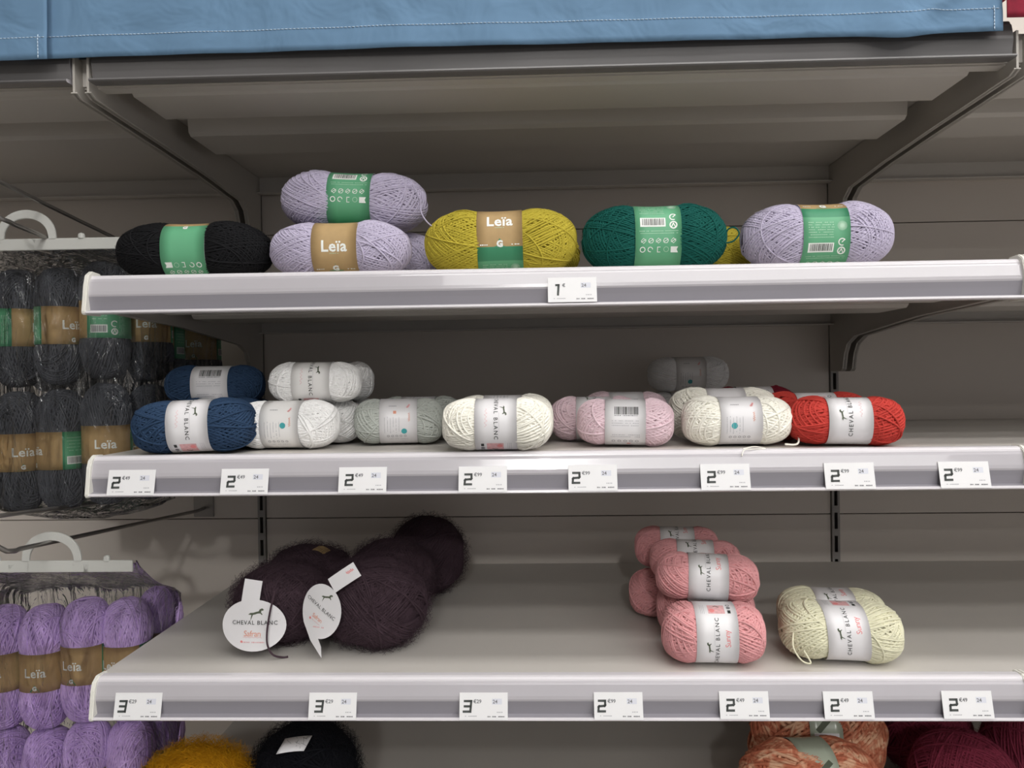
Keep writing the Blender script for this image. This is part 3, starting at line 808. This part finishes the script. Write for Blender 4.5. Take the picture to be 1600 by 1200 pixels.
yarn_ball('white cotton ball far back in the shade, on the shelf under another', 'white', (.716, .372, ZB2), (.0610, .036, .0285), GC, band=IN(0, 'label_clear'), seed=37, **whi)
t = yarn_ball('cream cotton ball at the front beside the red one', 'cream', (.713, .050, ZB2), (.0600, .037, .0290), GC, rotz=-.04, band=IN(-.002, dot=(-.008, -.006), orange=False), seed=38, **cot)
thread(t, [(.058, -.012, .030), (.064, -.018, .015), (.060, -.028, .004), (.045, -.033, .004)], .0011, 'cream')
t2 = yarn_ball('cream cotton ball leaning behind the front cream one, barcode on top', 'cream', (.716, .120, ZB2), (.0655, .037, .0335), GC, rotz=-.06, band=BC(.014), seed=39, **cot)
mb = thread(t, [(-.005, -.050, .0011), (.008, -.046, .003), (.018, -.052, .0015), (.004, -.056, .0012), (-.006, -.0595, .0010), (-.010, -.064, -.0052)], .0006, 'cream', 'loose_end')
yarn_ball('bright red cotton ball at the right end of its row', 'red', (.829, .036, ZB2), (.0605, .034, .0280), GC, rotz=-.13, tilt=.01, band=CB(True, -.012, None), seed=41, **cot)
yarn_ball('bright red cotton ball behind the front red one', 'red', (.820, .108, ZB2), (.0640, .034, .0300), GC, rotz=-.10, band=CB(True, .02, None), seed=42, **cot)
yarn_ball('dark maroon cotton ball half hidden behind the cream and red ones', 'maroon', (.775, .205, ZB2), (.0560, .034, .0335), GC, rotz=-.05, band=CB(True, .02, None), seed=43, **cot)

# ------------------------------------------------------------------ lowest full shelf: rose and lemon cotton
ZB3 = Z3 - .0012
GR = 'rose cotton balls'; GL = 'pale lemon cotton balls'
big_c = dict(cot); big_c.update(pinch=.06, p=3.2)
t = yarn_ball('rose pink cotton ball at the front bottom of the stack, label reading up', 'rose', (.682, .038, ZB3), (.0565, .036, .0345), GR, rotz=-.05, band=CB(True, .003), seed=51, **big_c)
thread(t, [(-.045, -.030, .050), (-.034, -.037, .044), (-.026, -.037, .038)], .0009, 'rose')
yarn_ball('rose pink cotton ball on the shelf behind the front one', 'rose', (.692, .124, ZB3), (.0590, .036, .0340), GR, rotz=-.12, band=CB(True, .01), seed=52, **big_c)
yarn_ball('rose pink cotton ball lying on top of the front two', 'rose', (.686, .0850, ZB3 + .0555), (.0590, .036, .0290), GR, rotz=-.14, tilt=.03, rollx=-.15, band=CB(True, -.014), seed=53, **big_c)
yarn_ball('rose pink cotton ball on top at the rear of the stack', 'rose', (.686, .155, ZB3 + .0600), (.0560, .034, .0275), GR, rotz=-.14, rollx=-.1, band=CB(True, -.030), seed=54, **big_c)
yarn_ball('rose pink cotton ball on the shelf at the shaded back left', 'rose', (.672, .200, ZB3), (.0640, .036, .0330), GR, rotz=-.1, band=CB(True, 0), seed=55, **big_c)
yarn_ball('darker rose cotton ball topmost at the shaded back of the stack', 'rose', (.676, .225, ZB3 + .0600), (.0560, .034, .0290), GR, rotz=-.12, band=CB(True, -.03), seed=56, **big_c)
t = yarn_ball('pale lemon cotton ball in front with loose strands at its left end', 'lemon', (.826, .046, ZB3), (.0650, .038, .0335), GL, rotz=-.08, tilt=.02, band=CB(True, -.010), seed=57, skew=-.12, **big_c)
thread(t, [(-.058, -.020, .040), (-.062, -.030, .025), (-.055, -.036, .012), (-.046, -.038, .010), (-.052, -.034, .022)], .0010, 'lemon')
yarn_ball('pale lemon cotton ball behind the front one', 'lemon', (.843, .118, ZB3), (.0620, .037, .0310), GL, rotz=-.10, band=CB(True, -.035), seed=58, **big_c)

# ------------------------------------------------------------------ fluffy balls with round medallion labels
def medallion(parent, M, kind, m='label_white'):
    """card disc with a strap; M places it, x right y up z out of the card"""
    V = []; F = []; mats = [m, 'print_olive', 'print_black', 'print_pink', 'print_soft_pink', 'print_orange']; FM = []
    def add(s, mi, h):
        b = len(V)
        for x, y in s[0]:
            bend = -((x / .06) ** 2 + max(0, (abs(y) - .028)) ** 2 * 120) * .012
            V.append((x, y, bend + h))
        for f in s[1]: F.append([b + i for i in f]); FM.append(mi)
    def slab(s, mi):
        add(s, mi, 0); b0 = len(V) - len(s[0]); add((s[0], [f[::-1] for f in s[1]]), mi, -.0006)
        n = len(s[0])
    if kind == 'straight':
        rx, ry = .0385, .0295
        V0 = [(0, 0)] + [(rx * math.cos(a), ry * math.sin(a)) for a in np.linspace(0, 2 * PI, 40, endpoint=False)]
        slab((V0, [[0, 1 + i, 1 + (i + 1) % 40] for i in range(40)]), 0)
        slab(shift(rect(0, .014, .0215, .028, 3, 6), -.004, .024, -.13), 0)
        add(shift(horse(.0095), .004, .014, .12), 1, .0002)
        add(shift(glyphs('CHEVAL BLANC', .0068, 1.15), .002, .003), 2, .0002)
        add(shift(glyphs('Safran', .0095, .9), 0, -.0095), 5, .0002); add(script(.000, -.0135, .022, .0012, 6, .0004), 4, .0002)
        add(textrow(.001, -.019, .026, .0015, 5), 4, .0002); add(disc(-.013, -.0185, .0014), 3, .0002)
    else:
        V0 = [(0, 0)] + [(.0265 * math.cos(a), .0310 * math.sin(a)) for a in np.linspace(0, 2 * PI, 40, endpoint=False)]
        slab((V0, [[0, 1 + i, 1 + (i + 1) % 40] for i in range(40)]), 0)
        slab(([(-.0265, -.001), (-.024, -.014), (-.012, -.034), (.004, -.052), (.003, -.040), (-.002, -.030), (-.010, -.010)], [[0, 1, 6], [1, 2, 5, 6], [2, 3, 4, 5]]), 0)
        slab(shift(rect(.014, 0, .036, .018, 6, 3), .016, .032, .62), 0)
        add(shift(script(.020, 0, .009, .004, 2, .0006), .018, .036, .62), 3, .0002)
        add(shift(horse(.0075), .008, .0165, -.12), 1, .0002)
        add(shift(glyphs('CHEVAL BLANC', .0058, 1.1), .000, .004, -.55), 2, .0002)
        add(shift(glyphs('Safran', .0070, .9), -.004, -.0080, -.5), 5, .0002); add(script(-.006, -.0125, .013, .001, 6, .0004, -.5), 4, .0002)
        add(disc(-.014, -.0085, .0014), 3, .0002); add(textrow(-.002, -.018, .014, .0015, 5), 4, .0002)
    me = mesh_np('medallion_label', np.array(V), F, FM, mats)
    o = link('medallion_label', me, parent); o.matrix_local = M; o['label'] = 'white round card label'
    return o

fl = dict(name='mohair_ball', cat='yarn ball', r=.0013, bundles=9, per=14, alpha=(28, 60), p=2.1, pinch=0, wb=.02, lump=.03, stray=8)
GP = 'fluffy dark plum balls'
t1 = yarn_ball('dark plum fluffy ball at the left with oval white label facing front', 'plum', (.168, .120, ZB3), (.060, .058, .0470), GP, rotz=.5, fuzz=5000, flen=.009, seed=61, **fl)
medallion(t1, Matrix.Translation((-.013, -.0710, .0395)) @ Matrix.Rotation(-.06, 4, 'Z') @ Matrix.Rotation(PI / 2 - .10, 4, 'X'), 'straight')
thread(t1, [(.0115, -.064, .078), (.0085, -.0735, .055), (.0060, -.0770, .033), (.0070, -.0780, .018), (.0125, -.076, .007), (.021, -.068, .0014), (.0265, -.066, .0014)], .0012, 'plum')
t2 = yarn_ball('dark plum fluffy ball in front with tilted pointed label', 'plum', (.287, .100, ZB3), (.066, .056, .0520), GP, rotz=-.35, fuzz=5000, flen=.009, seed=62, **fl)
medallion(t2, Matrix.Translation((-.052, -.0520, .0560)) @ Matrix.Rotation(-.35, 4, 'Z') @ Matrix.Rotation(PI / 2 - .12, 4, 'X'), 'tilted')
t3 = yarn_ball('dark plum fluffy ball behind the oval labelled one, strip of label on top', 'plum', (.165, .245, ZB3), (.062, .056, .0450), GP, rotz=.2, fuzz=3500, flen=.009, seed=63, **fl)
mb = MB()
pts = [(.012 + .030 * i / 8, -.030 + .002 * i, .0905 - .0006 * i * i) for i in range(9)]
for (xa, ya, za), (xb, yb, zb) in zip(pts[:-1], pts[1:]):
    mb.add([(xa, ya, za), (xb, yb, zb), (xb + .004, yb + .02, zb + .001), (xa + .004, ya + .02, za + .001), (xa, ya, za - .0006), (xb, yb, zb - .0006), (xb + .004, yb + .02, zb + .0004), (xa + .004, ya + .02, za + .0004)],
           [(0, 1, 2, 3), (7, 6, 5, 4), (0, 4, 5, 1), (1, 5, 6, 2), (2, 6, 7, 3), (3, 7, 4, 0)], 'kraft')
mb.build('label_strip', t3)
t4 = yarn_ball('dark plum fluffy ball behind the tilted label one', 'plum', (.284, .225, ZB3), (.062, .056, .0500), GP, rotz=.3, fuzz=3500, flen=.009, seed=64, **fl)
t5 = yarn_ball('dark plum fluffy ball farthest back on the right', 'plum', (.318, .335, ZB3), (.058, .056, .0560), GP, rotz=.1, fuzz=3000, flen=.009, seed=65, **fl)

# ------------------------------------------------------------------ bottom shelf
ZB4 = Z4 - .0012
fz = dict(fl); fz.update(bundles=8, per=12)
t = yarn_ball('fluffy ochre yellow ball with pinkish paper label at the bottom edge', 'ochre', (.078, .068, ZB4), (.064, .055, .0490), rotz=.1, fuzz=9000, flen=.012, seed=71, **fz)
mb = MB(); s = .016
pts = [(.005 + .0045 * i, -.052 - .001 * i, .096 - .0006 * i * i - .001 * i) for i in range(11)]
for i, ((xa, ya, za), (xb, yb, zb)) in enumerate(zip(pts[:-1], pts[1:])):
    w1 = .017; d = Vector((.55, -.25, .35)).normalized() * w1
    mb.add([(xa, ya, za), (xb, yb, zb), (xb + d.x, yb + d.y, zb + d.z * .3), (xa + d.x, ya + d.y, za + d.z * .3)], [(0, 1, 2, 3)], 'label_white')
o = mb.build('label_strip', t, smooth=True); sol = o.modifiers.new('s', 'SOLIDIFY'); sol.thickness = .0006
t = yarn_ball('fluffy black ball with small white label on its crown, at the bottom edge', 'ink', (.197, .105, ZB4), (.063, .062, .0565), fuzz=7000, flen=.010, seed=72, **fz)
mb = MB()
V, F = [], []
for i in range(9):
    a = -.012 + .030 * i / 8
    for j in (0, 1):
        zz = .1165 - (abs(a - .003) * 14) ** 2 * .02; V.append((a - .004 + .004 * j, -.030 - .020 + .020 * j - .001 * (8 - i), zz - .0085 + .0085 * j))
for i in range(8): F.append((2 * i, 2 * i + 2, 2 * i + 3, 2 * i + 1))
mb.add(V, F, 'label_white'); o = mb.build('label_strip', t, smooth=True); sol = o.modifiers.new('s', 'SOLIDIFY'); sol.thickness = .0006
sk = dict(wb=.020, r=.0022, bundles=9, per=8, pinch=.06, p=2.3, alpha=(25, 50), name='yarn_ball')
GO = 'variegated orange and peach balls'
yarn_ball('variegated orange and peach yarn ball in front at the bottom edge', 'orange_mix', (.800, .075, ZB4), (.083, .050, .0570), GO, rotz=.08, band=(flat_base('label_sage'), [(rect(0, .02, .03, .012), 'label_white', 1), (stroke([(-.01, .03), (.01, .045)], .006), 'print_olive', 2)], 0), seed=73, lump=.05, **sk)
yarn_ball('variegated orange and peach yarn ball behind the front one', 'orange_mix', (.846, .180, ZB4), (.088, .050, .0640), GO, rotz=-.05, band=(flat_base('label_sage'), [(rect(0, .02, .03, .012), 'label_white', 1), (stroke([(-.008, .03), (.012, .05)], .007), 'print_olive', 2)], 0), seed=74, lump=.05, **sk)
GM = 'dark magenta balls'
mg = dict(fl); mg.update(bundles=9, per=14, r=.0015, name='yarn_ball')
yarn_ball('dark magenta chunky ball, leftmost at the bottom right corner', 'magenta', (1.005, .225, ZB4), (.060, .055, .0530), GM, fuzz=6000, flen=.005, seed=75, **mg)
yarn_ball('dark magenta chunky ball in front at the bottom right corner', 'magenta', (.985, .090, ZB4), (.058, .055, .0560), GM, fuzz=6000, flen=.005, seed=76, **mg)
yarn_ball('dark magenta chunky ball cut by the right picture edge', 'magenta', (1.105, .150, ZB4), (.062, .055, .0600), GM, fuzz=6000, flen=.005, seed=77, **mg)

# ------------------------------------------------------------------ left bay: hooks, hangers and bags of wool
def hook(z, label, zoff=.036):
    t = thing('display_hook', label, 'display hook', (-.104, D, z))
    mb = MB()
    top = [(0, -.004, .0), (0, -.02, .0)] + [(0, -.02 - .53 * i / 10, .0 + .046 * i / 10) for i in range(1, 11)]
    mb.tube(top, .0026, 'wire'); mb.build('upper_wire', t, smooth=True)
    mb = MB()
    low = [(.0, -.004, -zoff), (0, -.03, -zoff)] + [(0, -.03 - .46 * i / 10, -zoff + .036 * i / 10) for i in range(1, 11)]
    low += [(.003, -.500, -zoff + .0362), (.000, -.510, -zoff + .0380), (-.007, -.518, -zoff + .046), (-.014, -.523, -zoff + .058), (-.018, -.525, -zoff + .070)]
    mb.tube(low, .0028, 'wire'); mb.build('lower_wire', t, smooth=True)
    mb = MB(); mb.box(-.018, .018, -.004, 0, -zoff - .015, .015, 'wire'); mb.build('back_plate', t, bevel=.001)
    return t
hook(.262, 'long double wire hook carrying the charcoal wool bags')
hook(-.108, 'long double wire hook carrying the lilac wool bag')

def hanger(parent, x, y, z, half):
    """moulded hanger strip with an eye over the middle"""
    mb = MB(); n = 36
    mb.box(x - half, x + half, y - .0016, y + .0016, z - .007, z + .007, 'hanger_plastic')
    # eye: flat band bent into a low arch
    R = [(.037 * math.cos(a), .036 * math.sin(a) ** .85 if math.sin(a) > 0 else 0) for a in np.linspace(0, PI, 25)]
    r2 = [(.0275 * math.cos(a), .0255 * (math.sin(a) ** .85 if math.sin(a) > 0 else 0)) for a in np.linspace(0, PI, 25)]
    V = []; F = []
    for sd in (-.0016, .0016):
        for (ax, az), (bx, bz) in zip(R, r2): V += [(x + ax, y + sd, z + .006 + az), (x + bx, y + sd, z + .006 + bz)]
    N = 50
    for i in range(24):
        a = 2 * i; F += [(a, a + 1, a + 3, a + 2), (N + a + 2, N + a + 3, N + a + 1, N + a), (a, a + 2, N + a + 2, N + a), (a + 1, N + a + 1, N + a + 3, a + 3)]
    mb.add(V, F, 'hanger_plastic')
    for sx in (-.068, .068):
        mb.tube([(x + sx, y, z + .006), (x + sx, y, z + .0115), (x + sx, y, z + .013)], [.0042, .0040, .0018], 'hanger_plastic', 10)
    o = mb.build('hanger', parent, bevel=.0006); return o

def bag_film(parent, x0, x1, y0, y1, z0, z1, top, seed, half=.1, tx=0):
    """clear sack: round the wool below, gathered flat to the hanger on top, with creases"""
    rs = random.Random(seed); nu, nv = 96, 60
    ph = [rs.random() * 6.28 for _ in range(8)]
    cx, cy = (x0 + x1) / 2, (y0 + y1) / 2; hx, hy = (x1 - x0) / 2, (y1 - y0) / 2
    V = []; F = []
    for j in range(nv + 1):
        v = j / nv; z = z0 + (top - z0) * v
        k = 1.0 if z < z1 else max(0.03, 1 - ((z - z1) / (top - z1)) ** .8)
        kb = min(1, (v / .05) ** .5) if v < .05 else 1
        for i in range(nu):
            a = 2 * PI * i / nu; c, s = math.cos(a), math.sin(a)
            q = (abs(c) ** 5 + abs(s) ** 5) ** (1 / 5)
            cr = .0016 * math.sin(13 * a + 5 * v + ph[0]) * math.sin(9 * v + 3 * a + ph[1]) + .0012 * math.sin(29 * a + 17 * v * math.sin(a) + ph[2])
            cr2 = .0022 * max(0, (z - z1) / (top - z1)) * math.sin(38 * a + ph[3] + 6 * v) if z > z1 else 0
            V.append(((cx * k + tx * (1 - k)) + (hx * kb * k + (half + .004) * (1 - k)) * c / q + cr * c * .6 - (abs(cr) if c > .7 else 0), cy * k + hy * k * kb * s / q + (cr + cr2) * s, z + .002 * math.sin(7 * a + ph[4])))
    for j in range(nv):
        for i in range(nu):
            i2 = (i + 1) % nu; F.append([j * nu + i, j * nu + i2, (j + 1) * nu + i2, (j + 1) * nu + i])
    F.append(list(range(nu))[::-1]); F.append([nv * nu + i for i in range(nu)])
    o = link('bag_film', mesh_np('bag_film', np.array(V), F, None, ['clear_film']), parent)
    o['label'] = 'clear crinkled plastic film'
    return o

st = dict(wb=.0235, r=.00115, bundles=9, per=9, pinch=.05, p=3.2, alpha=(20, 40), up='stand')
def stand_dec(roll):
    """labels that read upright while the ball stands on end"""
    d = []
    for s, m, l in dec_leia():
        d.append((shift(s, 0, 0, -PI / 2), m, l))
    return d
def ST(seedroll):
    # word centre sits at 0 round the ball; kraft spans the front of the band
    L = .165
    def f(t):
        t = (t + L / 2) % L - L / 2
        return 'kraft' if abs(t) < .037 else ('label_green_deep' if abs(t) < .041 else 'label_green')
    d = []
    A = lambda s, m, l=2: d.append((shift(s, 0, 0, -PI / 2), m, l))
    A(glyphs('Leïa', .0155, 1.05, .0003), 'print_white'); A(shift(([(-.006, -.004), (0, .0045), (.006, -.004)], [[0, 1, 2]]), 0, -.0185), 'label_green_deep', 1)
    A(shift(glyphs('G', .007, 1, .0004), 0, -.0185), 'print_white')
    for sx in (-1, 1):
        c = .062 * sx
        A(rect(c - .010, -.012, .020, .010, 3, 1), 'print_white', 2); A(barcode(c - .010, -.012, .017, .0075, 4), 'print_grey', 3)
        A(ring(c + .008, -.006, .0042, .0013, .6, 5.2), 'print_white'); A(ring(c + .008, -.0155, .0042, .0014), 'print_white')
        A(stroke([(c + .006, -.018), (c + .008, -.013), (c + .010, -.018)], .001), 'print_white')
        for i in range(4): A(shift(textrow(0, 0, .036, .0009, 40 + i), c + .0145 + i * .0022, -.002, PI / 2), 'print_soft_white')
        for i in range(5): A(textrow(c - .010, .016 - i * .004, .020, .0009, 50 + i), 'print_soft_white')
    return (f, d, seedroll, 'kraft')

def wool_bag(label, col, right, y, zt, zbot, ys, cols, rows, half, hx, seed, group, gl, names, film=True, top=None):
    t = thing('wool_bag', label, 'bag of yarn', (hx, y, zt))
    hanger(t, 0, 0, 0, half)
    bx0, bx1 = min(c[0] for c in cols) - .030 - hx, right - hx
    dy = [c[1] - y for c in cols]
    bag_film(t, bx0, bx1, min(dy) - .034, max(dy) + .034, zbot - zt, ys - zt, .004, seed, half)
    n = 0
    for (cx, cy, rl, dz) in cols:
        for (rz, rh) in rows:
            n += 1
            spec = ST(rl[rows.index((rz, rh))])
            yarn_ball(names[n - 1], col, (cx, cy, rz + dz), (rh, .0305, .0300), gl, band=spec, seed=seed * 10 + n, fuzz=300, flen=.003, rollx=0, **st)
    return t
pos = ['first', 'second', 'third', 'fourth', 'fifth']
# upper bag, charcoal
UC = [(-.171, .130, (.046, .020), 0), (-.1155, .130, (.030, -.022), .002), (-.0590, .132, (-.045, .012), .009), (-.0300, .185, (.010, .0), .006)]
nm = []
for w in ('by the left picture edge', 'second column', 'beside the shelf end', 'set back at right'):
    nm += [f'charcoal wool ball, upper row of the front charcoal bag, {w}', f'charcoal wool ball, lower row of the front charcoal bag, {w}']
wool_bag('hanging clear bag of charcoal wool balls at upper left', 'charcoal', -.0015, .085, .2490, -.095, .218, UC, [(.076, .0745), (-.082, .0765)], .115, -.128, 81,
         None, 'charcoal wool balls in the front bag', nm)
# bag behind it on the same hook
UB = [(-.225, .280, (.0, .0), .004), (-.168, .275, (.01, .0), -.003), (-.110, .270, (.0, .0), 0), (-.055, .275, (-.01, .0), 0), (-.0320, .350, (.0, .0), 0)]
nm = []
for w in ('leftmost column', 'second column', 'third column', 'fourth column', 'above the navy yarn'):
    nm += [f'charcoal wool ball, shaded rear bag, upper row, {w}', f'charcoal wool ball, shaded rear bag, lower row, {w}']
wool_bag('shaded second bag of charcoal wool hanging behind the front one', 'charcoal', -.0015, .300, .2400, -.090, .200, UB, [(.065, .0725), (-.085, .073)], .100, -.086, 82,
         None, 'charcoal wool balls in the rear bag', nm)
# lower bag, lilac
LC = [(-.196, .130, (.0, .0), -.002), (-.140, .126, (.003, .0), 0), (-.0880, .128, (-.004, .0), .008), (-.0420, .140, (-.008, .0), .004), (-.0300, .200, (-.01, .0), .002)]
nm = []
for w in ('cut by the left picture edge', 'second column', 'third column', 'beside the shelf corner', 'set back at right'):
    nm += [f'lilac wool ball, upper row of the lilac bag, {w}', f'lilac wool ball, lower row of the lilac bag, {w}']
wool_bag('hanging clear bag of lilac wool balls at lower left', 'purple', -.0015, .085, -.1420, -.525, -.205, LC, [(-.356, .0775), (-.512, .0775)], .100, -.104, 83,
         None, 'lilac wool balls in the hanging bag', nm)

# ------------------------------------------------------------------ light: rows of ceiling strip lamps, soft daylight-white surroundings
def strip(x, y, z, lx, ly, power, label):
    t = thing('ceiling_lamp', label, 'ceiling lamp', (x, y, z))
    mb = MB(); mb.box(-lx / 2 - .01, lx / 2 + .01, -ly / 2 - .01, ly / 2 + .01, .004, .05, 'cap_plastic'); mb.build('housing', t, bevel=.004)
    mb = MB(); mb.box(-lx / 2, lx / 2, -ly / 2, ly / 2, 0, .0035, 'lamp_white'); mb.build('diffuser', t)
    ld = bpy.data.lights.new('lamp', 'AREA'); ld.shape = 'RECTANGLE'; ld.size = lx; ld.size_y = ly; ld.energy = power; ld.color = (1, .985, .965)
    lo = bpy.data.objects.new('lamp_light', ld); COL.objects.link(lo); lo.parent = t; lo.location = (0, 0, -.005)
for ly_, pw, lb in ((-.62, 22, 'strip lamp over the front of the shelving'), (-1.5, 26, 'strip lamp over the near half of the aisle'), (-2.5, 30, 'strip lamp over the middle of the aisle'),
                    (-3.6, 32, 'strip lamp over the far half of the aisle'), (-4.9, 34, 'strip lamp far behind the viewer'), (-6.6, 36, 'strip lamp at the far end of the shop')):
    strip(1.85, ly_, 1.80, 3.6, .30, pw, lb)
t = thing('spot_lamp', 'round pendant spot lamp at the far end of the shop', 'ceiling lamp', (.545, -4.9, 1.70))
mb = MB(); mb.tube([(0, .00, .02), (0, .12, .02), (0, .20, .02)], [.10, .10, .05], 'cap_plastic', 24); o = mb.build('housing', t); o.rotation_euler = (0, 0, PI)
mb = MB(); mb.tube([(0, .002, .02), (0, .006, .02)], [.09, .09], 'spot_white', 24); mb.build('lens', t)
mb = MB(); mb.tube([(0, -.1, .03), (0, -.1, .45)], .008, 'cap_plastic'); mb.build('stem', t)

w = bpy.data.worlds.new('World'); SC.world = w; w.use_nodes = True
bg = w.node_tree.nodes['Background']; bg.inputs[0].default_value = (.97, .97, 1.0, 1); bg.inputs[1].default_value = .50

# ------------------------------------------------------------------ camera
cam = bpy.data.cameras.new('Camera'); co = bpy.data.objects.new('Camera', cam); COL.objects.link(co)
cam.sensor_width = 36; cam.lens = 1205.4 / 1600 * 36; cam.clip_start = .01
R_ = Vector((0.99939434, 0.03198878, -0.01369919)); U_ = Vector((0.01345183, 0.00793504, 0.99987803)); Fw = Vector((-0.03209358, 0.99945673, -0.00749993))
Mx = Matrix((R_, U_, -Fw)).transposed().to_4x4(); Mx.translation = Vector((.4882, -.8331, .079))
co.matrix_world = Mx
SC.camera = co
SC.view_settings.view_transform = 'Standard'; SC.view_settings.look = 'None'; SC.view_settings.gamma = 1
SC.view_settings.use_curve_mapping = False
SC.view_settings.exposure = -0.27
SC.cycles.max_bounces = 8; SC.cycles.transparent_max_bounces = 16
